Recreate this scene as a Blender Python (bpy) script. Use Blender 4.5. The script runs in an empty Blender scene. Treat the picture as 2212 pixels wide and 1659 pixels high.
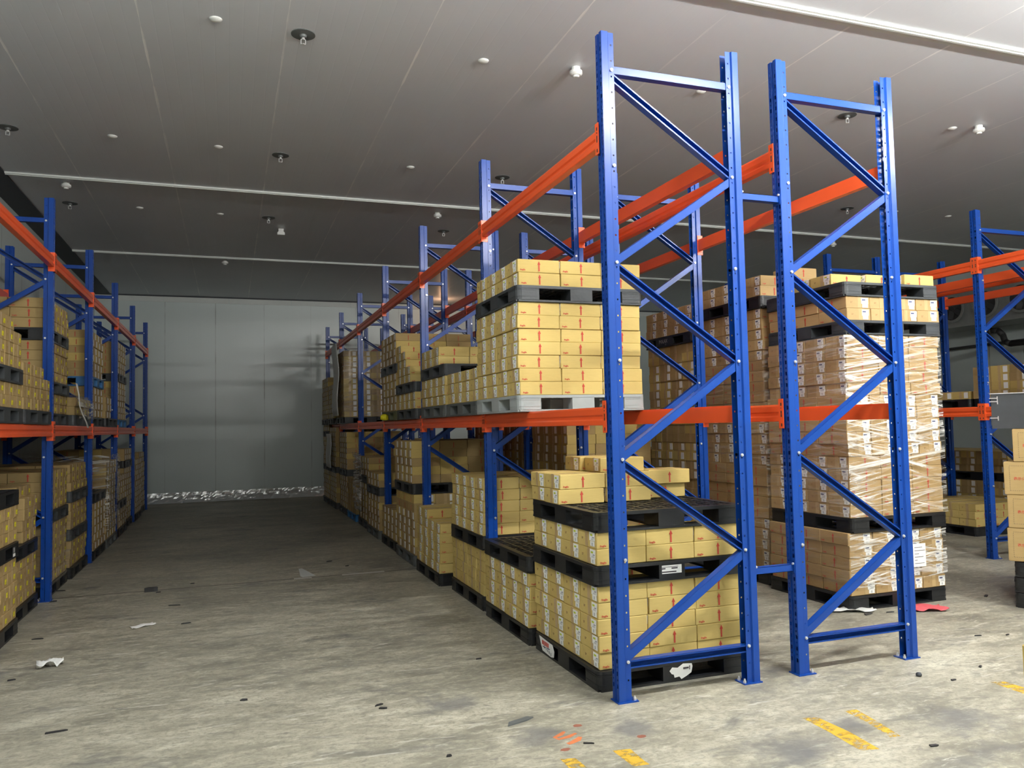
import bpy, bmesh, math, random
from mathutils import Vector, Matrix
R = random.Random(7)
PI = math.pi
sc = bpy.context.scene
COL = sc.collection

# ------------------------------------------------------------------ materials
def nodes(name):
    m = bpy.data.materials.new(name); m.use_nodes = True
    nt = m.node_tree; b = nt.nodes['Principled BSDF']
    return m, nt, b
def N(nt, t, **k):
    n = nt.nodes.new(t)
    for a, v in k.items():
        if a in n.inputs.keys(): n.inputs[a].default_value = v
        else: setattr(n, a, v)
    return n
def L(nt, a, b): nt.links.new(a, b)
def math_(nt, op, a, b=None):
    n = nt.nodes.new('ShaderNodeMath'); n.operation = op
    for i, v in enumerate((a, b)):
        if v is None: continue
        if isinstance(v, (int, float)): n.inputs[i].default_value = v
        else: L(nt, v, n.inputs[i])
    return n.outputs[0]
def mix(nt, f, a, b):
    n = nt.nodes.new('ShaderNodeMix'); n.data_type = 'RGBA'
    for s, v in ((n.inputs[0], f), (n.inputs[6], a), (n.inputs[7], b)):
        if isinstance(v, (int, float)): s.default_value = v
        elif isinstance(v, tuple): s.default_value = (*v, 1) if len(v) == 3 else v
        else: L(nt, v, s)
    return n.outputs[2]
def ramp(nt, f, *stops):
    n = nt.nodes.new('ShaderNodeValToRGB')
    e = n.color_ramp.elements
    while len(e) < len(stops): e.new(0.5)
    for el, (p, c) in zip(e, stops):
        el.position = p; el.color = (*c, 1) if isinstance(c, tuple) else (c, c, c, 1)
    L(nt, f, n.inputs[0]); return n.outputs[0]
def noise(nt, vec, scale, detail=3, rough=.5, dist=0):
    n = N(nt, 'ShaderNodeTexNoise'); n.inputs['Scale'].default_value = scale
    n.inputs['Detail'].default_value = detail; n.inputs['Roughness'].default_value = rough
    n.inputs['Distortion'].default_value = dist
    if vec is not None: L(nt, vec, n.inputs['Vector'])
    return n.outputs[0]
def mapping(nt, vec, scale=(1, 1, 1), loc=(0, 0, 0), rot=(0, 0, 0)):
    n = N(nt, 'ShaderNodeMapping'); n.inputs['Scale'].default_value = scale
    n.inputs['Location'].default_value = loc; n.inputs['Rotation'].default_value = rot
    L(nt, vec, n.inputs['Vector']); return n.outputs[0]
def bump(nt, b, h, strength=.2, dist=.01):
    n = N(nt, 'ShaderNodeBump'); n.inputs['Strength'].default_value = strength
    n.inputs['Distance'].default_value = dist
    L(nt, h, n.inputs['Height']); L(nt, n.outputs[0], b.inputs['Normal'])
def plain(name, col, rough=.5, metal=0, var=.12, scale=12, bmp=0):
    m, nt, b = nodes(name)
    tc = N(nt, 'ShaderNodeTexCoord').outputs['Object']
    f = noise(nt, tc, scale, 4)
    c = mix(nt, f, tuple(x * (1 - var) for x in col), tuple(min(1, x * (1 + var)) for x in col))
    L(nt, c, b.inputs['Base Color']); b.inputs['Roughness'].default_value = rough
    b.inputs['Metallic'].default_value = metal
    if bmp: bump(nt, b, noise(nt, tc, scale * 4, 3), bmp, .003)
    return m
def cardboard(name, c0, c1):
    m, nt, b = nodes(name)
    tc = N(nt, 'ShaderNodeTexCoord').outputs['Object']
    oi = N(nt, 'ShaderNodeObjectInfo').outputs['Random']
    f = noise(nt, mapping(nt, tc, (3, 3, 14)), 5, 4)
    f2 = math_(nt, 'ADD', math_(nt, 'MULTIPLY', f, .6), math_(nt, 'MULTIPLY', oi, .5))
    L(nt, mix(nt, f2, c0, c1), b.inputs['Base Color'])
    b.inputs['Roughness'].default_value = .75
    b.inputs['Specular IOR Level'].default_value = .3
    bump(nt, b, noise(nt, mapping(nt, tc, (60, 60, 200)), 3, 2), .08, .002)
    return m
M = {}
M['card'] = cardboard('tan_cardboard', (.53, .385, .125), (.67, .51, .185))
M['brown'] = cardboard('shaded_cardboard', (.37, .245, .108), (.49, .335, .155))  # same cardboard as the tan, its shade put into a browner tone
M['ycard'] = cardboard('yellow_brown_cardboard', (.39, .27, .112), (.49, .355, .16))  # wall-rack cardboard, shade put into its tone likewise; big cartons share it
M['red'] = plain('red_print', (.52, .06, .035), .7)
M['ink'] = plain('dark_ink', (.05, .04, .05), .7)
M['faint'] = plain('faint_brown_print', (.30, .17, .07), .8)
M['tape'] = plain('packing_tape', (.50, .35, .17), .28)
M['paper'] = plain('white_paper', (.90, .90, .88), .7, var=.04)
M['green'] = plain('lime_print', (.52, .62, .04), .7)
M['navy'] = plain('navy_print', (.03, .04, .14), .7)
M['grey_print'] = plain('grey_print', (.38, .38, .38), .7)
M['yellow'] = plain('yellow_sticker', (.85, .76, .02), .6)
M['black'] = plain('black_plastic', (.013, .014, .016), .38, var=.3, bmp=.15)
M['dark'] = plain('dark_grey_plastic', (.045, .05, .055), .45, var=.25, bmp=.15)
M['grey'] = plain('light_grey_plastic', (.36, .39, .39), .5, var=.12, bmp=.15)
M['mid'] = plain('mid_grey_plastic', (.11, .12, .12), .5, var=.2, bmp=.15)
M['bluep'] = plain('blue_plastic', (.03, .17, .42), .45, var=.2)
M['olive'] = plain('olive_plastic', (.12, .13, .07), .5, var=.3)
M['blue'] = plain('blue_paint', (.005, .052, .30), .30, var=.12, scale=5)
M['blue'].node_tree.nodes['Principled BSDF'].inputs['Specular IOR Level'].default_value = .38
M['orange'] = plain('orange_paint', (.90, .115, .028), .33, var=.08, scale=4)
M['zinc'] = plain('zinc_steel', (.75, .75, .75), .3, .6)
M['white'] = plain('white_plastic', (.75, .76, .74), .4, var=.03)
M['redcard'] = plain('red_card', (.62, .10, .12), .6, var=.06)
M['foil'] = plain('silver_foil', (.93, .95, .96), .36, .75, var=.06, scale=3, bmp=.4)
M['strip'] = plain('white_batten', (.66, .69, .67), .45, var=.05)
M['navystrip'] = plain('dark_coving', (.045, .05, .06), .6)
M['rust'] = plain('brown_red_paint_blot', (.30, .11, .07), .7, var=.3)
M['orangeblot'] = plain('orange_paint_blot', (.62, .19, .07), .7, var=.3)
M['chip'] = plain('dark_chip', (.03, .03, .032), .6)
M['cool'] = plain('cooler_steel', (.30, .31, .30), .45, .5)

def film_mat(name, amt, lo):
    m, nt, b = nodes(name)
    tc = N(nt, 'ShaderNodeTexCoord').outputs['Object']
    def glint_streak(ang, fz, lo, hi, seed):
        v = mapping(nt, tc, rot=(ang*.6, ang, 0), loc=(seed, seed*.7, 0))
        v = mapping(nt, v, (1.3, 1.3, fz))
        n_ = noise(nt, v, 1.0, 4, .6, 1.2)
        return n_, ramp(nt, n_, (lo, 0.0), (hi, 1.0))
    n1, s1 = glint_streak(.14, 34, .50, .62, 1.3)
    n2, s2 = glint_streak(-.20, 22, .54, .66, 4.1)
    p = noise(nt, tc, 1.9, 3)
    cr = math_(nt, 'MULTIPLY', math_(nt, 'MAXIMUM', s1, s2), ramp(nt, p, (lo, .2), (lo+.2, 1.0)))  # whitish creases that also paint in the highlights off the wrinkles
    b.inputs['Base Color'].default_value = (.93, .92, .88, 1)
    b.inputs['Roughness'].default_value = .25
    bump(nt, b, n1, .6, .02)
    t = N(nt, 'ShaderNodeBsdfTransparent')
    g = N(nt, 'ShaderNodeBsdfGlossy'); g.inputs['Roughness'].default_value = .12
    bn = [n for n in nt.nodes if n.type == 'BUMP'][0]
    L(nt, bn.outputs[0], g.inputs['Normal'])
    mx0 = N(nt, 'ShaderNodeMixShader'); mx0.inputs[0].default_value = .07
    L(nt, t.outputs[0], mx0.inputs[1]); L(nt, g.outputs[0], mx0.inputs[2])
    mx = N(nt, 'ShaderNodeMixShader')
    L(nt, math_(nt, 'MULTIPLY', cr, amt), mx.inputs[0])
    L(nt, mx0.outputs[0], mx.inputs[1]); L(nt, b.outputs[0], mx.inputs[2])
    L(nt, mx.outputs[0], nt.nodes['Material Output'].inputs['Surface'])
    return m
M['film'] = film_mat('stretch_film', .74, .32)
M['faintfilm'] = film_mat('faint_glint_stretch_film', .30, .40)  # same film with weaker painted highlights

STAINS = ((.52,-.92,.26), (1.62,-.98,.28), (1.42,-1.33,.16), (.98,-.80,.16), (-.62,-.30,.20), (1.2,.12,.2), (-.1,-.4,.16), (-.95,.35,.24))
def floor_mat():
    m, nt, b = nodes('worn_concrete')
    tc = N(nt, 'ShaderNodeTexCoord').outputs['Object']
    big = noise(nt, mapping(nt, tc, (.55, .9, 1)), 1.1, 4, .6, .4)
    mid = noise(nt, mapping(nt, tc, (1.0, 2.6, 1), rot=(0, 0, .25)), 2.3, 5, .65, .6)
    fine = noise(nt, tc, 42, 3, .7)
    f = math_(nt, 'ADD', math_(nt, 'MULTIPLY', big, .45), math_(nt, 'MULTIPLY', mid, .55))
    c = ramp(nt, f, (.34, (.15, .14, .115)), (.46, (.30, .285, .225)), (.55, (.42, .395, .31)), (.68, (.60, .58, .47)))
    fm = noise(nt, mapping(nt, tc, (1, 1.6, 1)), 13, 4, .75, .5)
    c = mix(nt, ramp(nt, fm, (.36, .55), (.50, 0.0)), c, (.19, .18, .145))
    c = mix(nt, ramp(nt, fm, (.54, 0.0), (.70, .5)), c, (.64, .62, .50))
    c = mix(nt, ramp(nt, fine, (.34, .5), (.5, 0.0)), c, (.22, .205, .155))
    st = noise(nt, mapping(nt, tc, (.8, 1.5, 1), (3.1, 1.7, 0)), 1.6, 4, .7, .5)
    c = mix(nt, ramp(nt, st, (.57, 0.0), (.70, .75)), c, (.13, .13, .125))
    for ang, lo, amt, colr, fy in ((.10, .615, .65, (.66, .65, .57), 9), (-.18, .62, .5, (.60, .59, .52), 7), (.22, .60, .55, (.16, .155, .14), 8)):
        sc2 = noise(nt, mapping(nt, mapping(nt, tc, rot=(0, 0, ang)), (1.1, fy, 1), (ang*40, 3, 0)), 2.6, 4, .7, .9)
        c = mix(nt, ramp(nt, sc2, (lo, 0.0), (lo+.06, amt)), c, colr)
    sn = noise(nt, tc, 4.5, 3, .65)
    for bx, by, br in STAINS:
        vm = N(nt, 'ShaderNodeVectorMath'); vm.operation = 'DISTANCE'; L(nt, mapping(nt, tc, (1, 1.3, 1)), vm.inputs[0]); vm.inputs[1].default_value = (bx, by*1.3, 0)
        q = math_(nt, 'ADD', math_(nt, 'DIVIDE', vm.outputs['Value'], br), math_(nt, 'MULTIPLY', math_(nt, 'SUBTRACT', sn, .5), 2.6))
        c = mix(nt, ramp(nt, q, (.25, .7), (1.0, 0.0)), c, (.15, .148, .15))
    sx = N(nt, 'ShaderNodeSeparateXYZ'); L(nt, tc, sx.inputs[0])
    wob = math_(nt, 'MULTIPLY', noise(nt, tc, 3, 3), .03)
    d = math_(nt, 'ABSOLUTE', math_(nt, 'SUBTRACT', math_(nt, 'ADD', sx.outputs[1], wob), 4.945))
    line = math_(nt, 'LESS_THAN', d, .012)
    c = mix(nt, line, c, (.045, .042, .036))
    chipn = noise(nt, mapping(nt, tc, (2.2, .2, 1)), 1.6, 3)
    chip = math_(nt, 'MULTIPLY', math_(nt, 'LESS_THAN', d, .035), math_(nt, 'MULTIPLY', math_(nt, 'GREATER_THAN', chipn, .52), math_(nt, 'GREATER_THAN', sx.outputs[0], -1.5)))
    c = mix(nt, math_(nt, 'MULTIPLY', chip, .65), c, (.72, .72, .68))
    L(nt, c, b.inputs['Base Color'])
    L(nt, ramp(nt, mid, (.35, .42), (.65, .62)), b.inputs['Roughness'])
    bump(nt, b, math_(nt, 'ADD', fine, mid), .12, .004)
    return m
M['floor'] = floor_mat()
def panel_mat(name, col, axis, pitch, off, rib, seamcol, rough, along):
    m, nt, b = nodes(name)
    tc = N(nt, 'ShaderNodeTexCoord').outputs['Object']
    sx = N(nt, 'ShaderNodeSeparateXYZ'); L(nt, tc, sx.inputs[0])
    x = math_(nt, 'SUBTRACT', sx.outputs[axis], off)
    fr = math_(nt, 'PINGPONG', x, pitch / 2)           # 0 at a seam
    wn = noise(nt, mapping(nt, tc, (1.3, 1.3, 1.3)), 1.4, 4)
    width = math_(nt, 'MULTIPLY', ramp(nt, wn, (.38, .15), (.62, 1.0)), .013)
    seam = math_(nt, 'LESS_THAN', fr, width)
    big = noise(nt, tc, .7, 4)
    c = mix(nt, big, tuple(v * .93 for v in col), tuple(v * 1.05 for v in col))
    fade = noise(nt, mapping(nt, tc, along), 1.0, 5, .7)
    c = mix(nt, math_(nt, 'MULTIPLY', seam, ramp(nt, fade, (.4, .25), (.6, .9))), c, seamcol)
    L(nt, c, b.inputs['Base Color']); b.inputs['Roughness'].default_value = rough
    rb = math_(nt, 'PINGPONG', x, rib / 2)
    rbm = ramp(nt, math_(nt, 'DIVIDE', rb, rib / 2), (0.0, 0.0), (.12, 1.0))
    bump(nt, b, rbm, .10, .004)
    return m
M['ceil'] = panel_mat('ceiling_panel', (.655, .675, .715), 0, 1.115, -2.845, .1115, (.92, .92, .92), .42, (4, .5, 1))
M['wall'] = panel_mat('ribbed_wall_panel', (.58, .65, .64), 0, 1.13, -3.62, .0565, (.30, .33, .33), .32, (1, 1, .6))
M['wall'].node_tree.nodes['Principled BSDF'].inputs['Specular IOR Level'].default_value = .9
M['wally'] = panel_mat('ribbed_side_panel', (.56, .62, .61), 1, 1.13, .2, .0565, (.22, .24, .24), .40, (1, 1, .6))
def paint_mark():
    m, nt, b = nodes('worn_yellow_paint')
    tc = N(nt, 'ShaderNodeTexCoord').outputs['Object']
    f = noise(nt, mapping(nt, tc, (9, 16, 9), rot=(0, 0, .7)), 1.5, 7, .7, .8)
    g = noise(nt, tc, 5, 2)
    L(nt, mix(nt, g, (.58, .34, .03), (.78, .50, .05)), b.inputs['Base Color']); b.inputs['Roughness'].default_value = .6
    t = N(nt, 'ShaderNodeBsdfTransparent'); mx = N(nt, 'ShaderNodeMixShader')
    L(nt, ramp(nt, math_(nt, 'ADD', math_(nt, 'MULTIPLY', f, .7), math_(nt, 'MULTIPLY', g, .3)), (.47, 1.0), (.58, .12)), mx.inputs[0])
    L(nt, t.outputs[0], mx.inputs[1]); L(nt, b.outputs[0], mx.inputs[2]); L(nt, mx.outputs[0], nt.nodes['Material Output'].inputs['Surface'])
    return m
M['ypaint'] = paint_mark()
def emis(name, col, s):
    m, nt, b = nodes(name)
    b.inputs['Emission Color'].default_value = (*col, 1); b.inputs['Emission Strength'].default_value = s
    return m

# ------------------------------------------------------------------ mesh builder
class MB:
    def __init__(s): s.v = []; s.f = []; s.m = []
    def add(s, vs, fs, mi=0):
        o = len(s.v); s.v += [tuple(p) for p in vs]
        s.f += [tuple(i + o for i in f) for f in fs]; s.m += [mi] * len(fs)
    def box(s, a, b, mi=0, mat=None):
        (x0, y0, z0), (x1, y1, z1) = a, b
        vs = [Vector(p) for p in ((x0,y0,z0),(x1,y0,z0),(x1,y1,z0),(x0,y1,z0),(x0,y0,z1),(x1,y0,z1),(x1,y1,z1),(x0,y1,z1))]
        if mat: vs = [mat @ p for p in vs]
        s.add(vs, ((3,2,1,0),(4,5,6,7),(0,1,5,4),(1,2,6,5),(2,3,7,6),(3,0,4,7)), mi)
    def bar(s, p, q, w, d, mi=0, up=(0, 0, 1)):
        p, q = Vector(p), Vector(q); z = (q - p); ln = z.length; z.normalize()
        x = Vector(up).cross(z)
        if x.length < 1e-5: x = Vector((1, 0, 0))
        x.normalize(); y = z.cross(x)
        m = Matrix((x, y, z)).transposed().to_4x4(); m.translation = p
        s.box((-w/2, -d/2, 0), (w/2, d/2, ln), mi, m)
    def tube(s, p, q, r, n=12, mi=0, r2=None):
        p, q = Vector(p), Vector(q); z = (q - p).normalized()
        x = z.orthogonal().normalized(); y = z.cross(x); r2 = r if r2 is None else r2
        vs = [p + (x*math.cos(2*PI*i/n) + y*math.sin(2*PI*i/n))*r for i in range(n)] + [q + (x*math.cos(2*PI*i/n) + y*math.sin(2*PI*i/n))*r2 for i in range(n)]
        fs = [(i, (i+1) % n, n+(i+1) % n, n+i) for i in range(n)] + [tuple(range(n))[::-1], tuple(range(n, 2*n))]
        s.add(vs, fs, mi)
    def lathe(s, prof, n=20, c=(0, 0, 0), mi=0):
        vs = []; fs = []
        for r, z in prof:
            vs += [(c[0]+r*math.cos(2*PI*i/n), c[1]+r*math.sin(2*PI*i/n), c[2]+z) for i in range(n)]
        for k in range(len(prof)-1):
            fs += [(k*n+i, k*n+(i+1) % n, (k+1)*n+(i+1) % n, (k+1)*n+i) for i in range(n)]
        fs += [tuple(range(n))[::-1], tuple(range((len(prof)-1)*n, len(prof)*n))]
        s.add(vs, fs, mi)
    def prism(s, poly, axis, a, b, mi=0):
        """poly: 2-D points; axis 'Y': (x,z) swept along y; 'Z': (x,y) swept along z."""
        n = len(poly)
        P3 = (lambda p, t: (p[0], t, p[1])) if axis == 'Y' else (lambda p, t: (p[0], p[1], t)) if axis == 'Z' else (lambda p, t: (t, p[0], p[1]))
        vs = [P3(p, a) for p in poly] + [P3(p, b) for p in poly]
        s.add(vs, [(i, (i+1) % n, n+(i+1) % n, n+i) for i in range(n)] + [tuple(range(n))[::-1], tuple(range(n, 2*n))], mi)
    def mesh(s, name, mats, smooth=False, fix=True):
        me = bpy.data.meshes.new(name); me.from_pydata(s.v, [], s.f)
        for m in mats: me.materials.append(M[m] if isinstance(m, str) else m)
        me.polygons.foreach_set('material_index', s.m)
        if fix:
            bm = bmesh.new(); bm.from_mesh(me); bmesh.ops.recalc_face_normals(bm, faces=bm.faces); bm.to_mesh(me); bm.free()
        if smooth: me.shade_smooth()
        me.update(); return me
def ob(name, me, loc=(0, 0, 0), rz=0, parent=None):
    o = bpy.data.objects.new(name, me); COL.objects.link(o)
    o.location = loc; o.rotation_euler = (0, 0, rz)
    if parent: o.parent = parent
    return o
def tag(o, label, cat, group=None, kind='thing'):
    o['label'] = label; o['category'] = cat; o['kind'] = kind
    if group: o['group'] = group
    return o
def structure(name, me, loc=(0, 0, 0), label=None):
    o = ob(name, me, loc); o['kind'] = 'structure'
    if label: o['label'] = label
    return o
def text_geo(body, size, bold=0):
    cu = bpy.data.curves.new('t', 'FONT'); cu.body = body; cu.size = size; cu.resolution_u = 1; cu.offset = bold
    o = bpy.data.objects.new('t', cu); COL.objects.link(o)
    bpy.context.view_layer.update()
    me = bpy.data.meshes.new_from_object(o.evaluated_get(bpy.context.evaluated_depsgraph_get()))
    vs = [v.co.copy() for v in me.vertices]; fs = [tuple(p.vertices) for p in me.polygons]
    bpy.data.objects.remove(o); bpy.data.curves.remove(cu); bpy.data.meshes.remove(me)
    return vs, fs
TXT = {}
def put_text(mb, body, size, fn, mi, bold=0):
    if (body, size, bold) not in TXT: TXT[(body, size, bold)] = text_geo(body, size, bold)
    vs, fs = TXT[(body, size, bold)]
    mb.add([fn(v.x, v.y) for v in vs], fs, mi)
    return max((v.x for v in vs), default=0)
ORD = ['first','second','third','fourth','fifth','sixth','seventh','eighth','ninth','tenth','eleventh','twelfth','thirteenth','fourteenth','fifteenth','sixteenth','seventeenth','eighteenth','nineteenth','twentieth','twenty-first','twenty-second','twenty-third','twenty-fourth','twenty-fifth','twenty-sixth']

# ------------------------------------------------------------------ camera
F, YAW, PITCH, ROLL = 1704.8133, .3446, .0524, -.0212
fw = Vector((math.sin(YAW)*math.cos(PITCH), math.cos(YAW)*math.cos(PITCH), math.sin(PITCH)))
r0 = Vector((math.cos(YAW), -math.sin(YAW), 0)); u0 = r0.cross(fw)
cr, sr = math.cos(ROLL), math.sin(ROLL)
rv = cr*r0 + sr*u0; uv = -sr*r0 + cr*u0
cam = bpy.data.cameras.new('camera'); cam.sensor_width = 36; cam.sensor_fit = 'HORIZONTAL'; cam.lens = F/2212*36
cam.clip_end = 200
co = bpy.data.objects.new('camera', cam); COL.objects.link(co)
mw = Matrix((rv, uv, -fw)).transposed().to_4x4(); mw.translation = (-2.1798, -4.3407, 1.6672)
co.matrix_world = mw; sc.camera = co

# ------------------------------------------------------------------ room
CZ, XL, XR, YB, YF = 4.95, -5.12, 13.2, 16.1, -7.0
def slab(a, b, m):
    mb = MB(); mb.box(a, b); return mb.mesh('s', [m])
structure('floor', slab((XL-.2, YF-.2, -.1), (XR+.2, YB+.2, 0), 'floor'))
structure('ceiling', slab((XL-.2, YF-.2, CZ), (XR+.2, YB+.2, CZ+.15), 'ceil'))
structure('wall_back', slab((XL-.2, YB, 0), (XR+.2, YB+.15, CZ), 'wall'))
structure('wall_left', slab((XL-.15, YF, 0), (XL, YB, CZ), 'wally'))
structure('wall_right', slab((XR, YF, 0), (XR+.15, YB, CZ), 'wally'))
structure('wall_front', slab((XL-.2, YF-.15, 0), (XR+.2, YF, CZ), 'wall'))
structure('trim_1', slab((XL, YF, CZ-.015), (-4.8, YB, CZ), 'navystrip'))
# light flashing between the back wall and the ceiling, in lengths with open joints
mb = MB(); x = XL
while x < XR:
    mb.box((x, YB-.012, CZ-.155), (x+1.46, YB, CZ-.03)); x += 1.475
structure('trim_2', mb.mesh('s', ['strip']))
structure('trim_3', slab((XL, YB-.03, CZ-.03), (XR, YB, CZ), 'navystrip'))
for i, y in enumerate((.66, 6.87, 11.35)):
    mb = MB(); mb.box((-4.8, y-.035, CZ-.022), (XR, y+.035, CZ)); mb.box((-4.8, y+.045, CZ-.012), (XR, y+.085, CZ))
    mb.box((-4.8, y-.010, CZ-.03), (XR, y+.010, CZ-.02))
    structure('trim_%d' % (4+i), mb.mesh('s', ['strip']))
# crumpled foil skirting at the foot of the back wall
mb = MB(); nx, nz = 420, 7; rr = random.Random(3)
ph = [rr.uniform(0, 6) for _ in range(9)]
for j in range(nz+1):
    for i in range(nx+1):
        x = -5.1 + i*.0436; t = j/nz
        w = sum(math.sin(x*(3+2.7*k) + t*(5+3*k)*(-1)**k + ph[k])/(1+.5*k) for k in range(9))*.016
        y = YB - .015 - .11*(1-t)**2.6 - abs(w)*(1-.5*t) - rr.uniform(0, .012)
        z = .004 + .24*t + (0 if j == 0 else w*.25*(1-t))
        mb.v.append((x, y, max(.003, z)))
for j in range(nz):
    for i in range(nx):
        a = j*(nx+1)+i; mb.f.append((a, a+1, a+nx+2, a+nx+1)); mb.m.append(0)
structure('baseboard_back', mb.mesh('s', ['foil'], fix=False))

# ------------------------------------------------------------------ pallet racking
H = 4.1
def perforated_post():
    """open omega section, slots and round holes really punched; face at x=0, opening towards +x"""
    mb = MB(); t = .0022
    path = [(.088,-.028),(.050,-.028),(.044,-.040),(0,-.040),(0,-.011),(.009,-.008),(.009,.008),(0,.011),(0,.040),(.044,.040),(.050,.028),(.088,.028)]
    def strip(p, q, holes):
        p, q = Vector((*p, 0)), Vector((*q, 0)); d = q - p; ln = d.length; d.normalize(); n = Vector((d.y, -d.x, 0))*t
        def quad(a, b, z0, z1):
            A, B = p+d*a, p+d*b
            vs = [A+Vector((0,0,z0)), B+Vector((0,0,z0)), B+Vector((0,0,z1)), A+Vector((0,0,z1))]
            vs += [v - n for v in vs]
            mb.add(vs, ((0,1,2,3),(7,6,5,4),(0,4,5,1),(1,5,6,2),(2,6,7,3),(3,7,4,0)))
        if not holes: quad(0, ln, 0, H); return
        c, last = ln/2, 0
        for z, hw, hh in holes:
            quad(0, ln, last, z-hh); quad(0, c-hw, z-hh, z+hh); quad(c+hw, ln, z-hh, z+hh); last = z+hh
        quad(0, ln, last, H)
    slots = []; rounds = []; z = .09
    while z < H-.08:
        slots.append((z, .0082, .0130)); slots.append((z+.0375, .0050, .0056)); z += .075
    z = .12
    while z < H-.06: rounds.append((z, .0048, .0052)); z += .1
    for i in range(len(path)-1):
        strip(path[i], path[i+1], slots if i in (3, 7) else rounds if i in (0, 10) else None)
    for k in range(7):                                # zinc bolts through the lips at the brace nodes
        z = .228+.6055*k
        for s in (-1, 1):
            mb.tube((.069, s*.028, z), (.069, s*.038, z), .0105, 8, 1); mb.tube((.069, s*.038, z), (.069, s*.044, z), .006, 6, 1)
    return mb.mesh('post', ['blue', 'zinc'])
POST = perforated_post()
mb = MB(); mb.box((-.012, -.052, 0), (.125, .052, .007))
for p in ((.108, -.03), (.108, .03)):
    mb.tube((*p, .007), (*p, .02), .011, 6, 1); mb.tube((*p, .02), (*p, .032), .006, 8, 1)
PLATE = mb.mesh('plate', ['blue', 'zinc'])
def channel(p, q, web):
    """C-channel with lips between p and q in the XZ plane; web=-1 shows its flat back to -Y"""
    mb = MB(); p, q = Vector(p), Vector(q); z = (q-p); ln = z.length; z.normalize()
    y = Vector((0, 1, 0)); x = y.cross(z); m = Matrix((x, y, z)).transposed().to_4x4(); m.translation = p
    w, d, t = .024, .0255, .0022
    mb.box((-w, web*d if web < 0 else web*d-t, 0), (w, web*d+t if web < 0 else web*d, ln), 0, m)
    for s in (-1, 1):
        mb.box((s*w if s < 0 else s*w-t, -d, 0), (s*w+t if s < 0 else s*w, d, ln), 0, m)
        mb.box((-w if s < 0 else w-.009, -web*d if web > 0 else -web*d-t, 0), (-w+.009 if s < 0 else w, -web*d+t if web > 0 else -web*d, ln), 0, m)
    return mb.mesh('brace', ['blue'])
ZN = [.228+.6055*k for k in range(7)]
HB0 = channel((.055, 0, ZN[0]-.012), (.945, 0, ZN[0]-.012), 1); HB1 = channel((.055, 0, ZN[6]+.012), (.945, 0, ZN[6]+.012), -1)
DIAG = []
for k in range(6):
    a, b = (.068, .932) if k % 2 == 0 else (.932, .068)
    DIAG.append(channel((a, 0, ZN[k]+(.03 if k == 0 else .014)), (b, 0, ZN[k+1]-(.03 if k == 5 else .014)), -1 if k % 2 == 0 else 1))
def make_frame():
    r = bpy.data.objects.new('rack_upright', None); COL.objects.link(r)
    for x, rz in ((0, 0), (1, PI)):
        p = ob('post', POST, (x, 0, .007), rz, r); ob('foot_plate', PLATE, (0, 0, -.007), 0, p)
    ob('horizontal_brace', HB0, parent=r); ob('horizontal_brace', HB1, parent=r)
    for d in DIAG: ob('diagonal_brace', d, parent=r)
    return r
def tree_copy(o, parent=None):
    c = o.copy(); COL.objects.link(c)
    if parent: c.parent = parent
    for ch in o.children: tree_copy(ch, c)
    return c
PROTO = None
def frame(x, y, label, group):
    global PROTO
    if PROTO is None: PROTO = o = make_frame()
    else: o = tree_copy(PROTO)
    o.location = (x, y, 0); tag(o, label, 'rack upright', group)
BAY = 2.473
BPROF = [(.040, 0), (-.010, 0), (-.013, .004), (-.013, .030), (-.004, .041), (-.004, .055), (-.013, .066), (-.013, .102), (-.008, .114), (.022, .114), (.022, .100), (.040, .100)]
mb = MB(); mb.prism(BPROF, 'Y', .046, BAY-.046)
BEAM = mb.mesh('beam', ['orange'])
def connector(y0, sgn):
    mb = MB()
    mb.box((-.0175, min(0, sgn*.042), -.045), (-.0135, max(0, sgn*.042), .152))         # on the post's face
    a, b = sorted((sgn*.042, sgn*.047)); mb.box((-.0175, a, -.045), (.044, b, .152))   # against the beam's end
    a, b = sorted((sgn*.047, sgn*.052)); mb.box((-.0135, a, -.018), (.044, b, .004)); mb.box((-.0135, a, .114), (.044, b, .135))
    for z in (-.022, .040, .062, .115):
        c = sgn*.020; mb.box((-.0190, c-.005, z-.010), (-.0172, c+.005, z+.010), 1)
    mb.tube((-.0172, sgn*.02, .09), (-.020, sgn*.02, .09), .004, 8, 1)
    return mb.mesh('connector', ['orange', 'chip'])
CON0, CON1 = connector(0, 1), connector(0, -1)
BPROTO = None
def beam(x, y, z, side, label, group):
    """beam between the posts at y and y+BAY, on the -X (side=-1) or +X (side=1) face of a row"""
    global BPROTO
    if BPROTO is None:
        BPROTO = ob('rack_crossbar', BEAM)
        ob('end_connector', CON0, parent=BPROTO); ob('end_connector', CON1, (0, BAY, 0), parent=BPROTO)
        o = BPROTO
    else: o = tree_copy(BPROTO)
    if side > 0: o.location = (x, y+BAY, z); o.rotation_euler = (0, 0, PI)
    else: o.location = (x, y, z)
    tag(o, label, 'rack beam', group)
ZLO, ZHI = 1.655, 3.387
def row(x, y0, n, name, first=0, rev=False, beams=True, lv=('lower', 'upper')):
    for k in range(n):
        frame(x, y0+k*BAY, 'blue ladder-braced rack upright, %s from open end, %s' % (ORD[k], name), 'blue rack uprights')
    for k in range(n-1):
        for z, lev in ((ZLO, 'lower'), (ZHI, 'upper')):
            for s, nm in ((-1, 'aisle' if not rev else 'wall'), (1, 'far' if not rev else 'aisle')):
                beam(x if s < 0 else x+1, y0+k*BAY, z, s, 'orange %s crossbar, %s side, %s bay, %s' % (lev, nm, ORD[k], name), 'orange rack crossbars')
row(0, 0, 7, 'centre rack, aisle row')
row(1.309, 0, 7, 'centre rack, inner row')
row(-4.877, 2.351, 6, 'rack along the side wall', rev=True)
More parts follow.
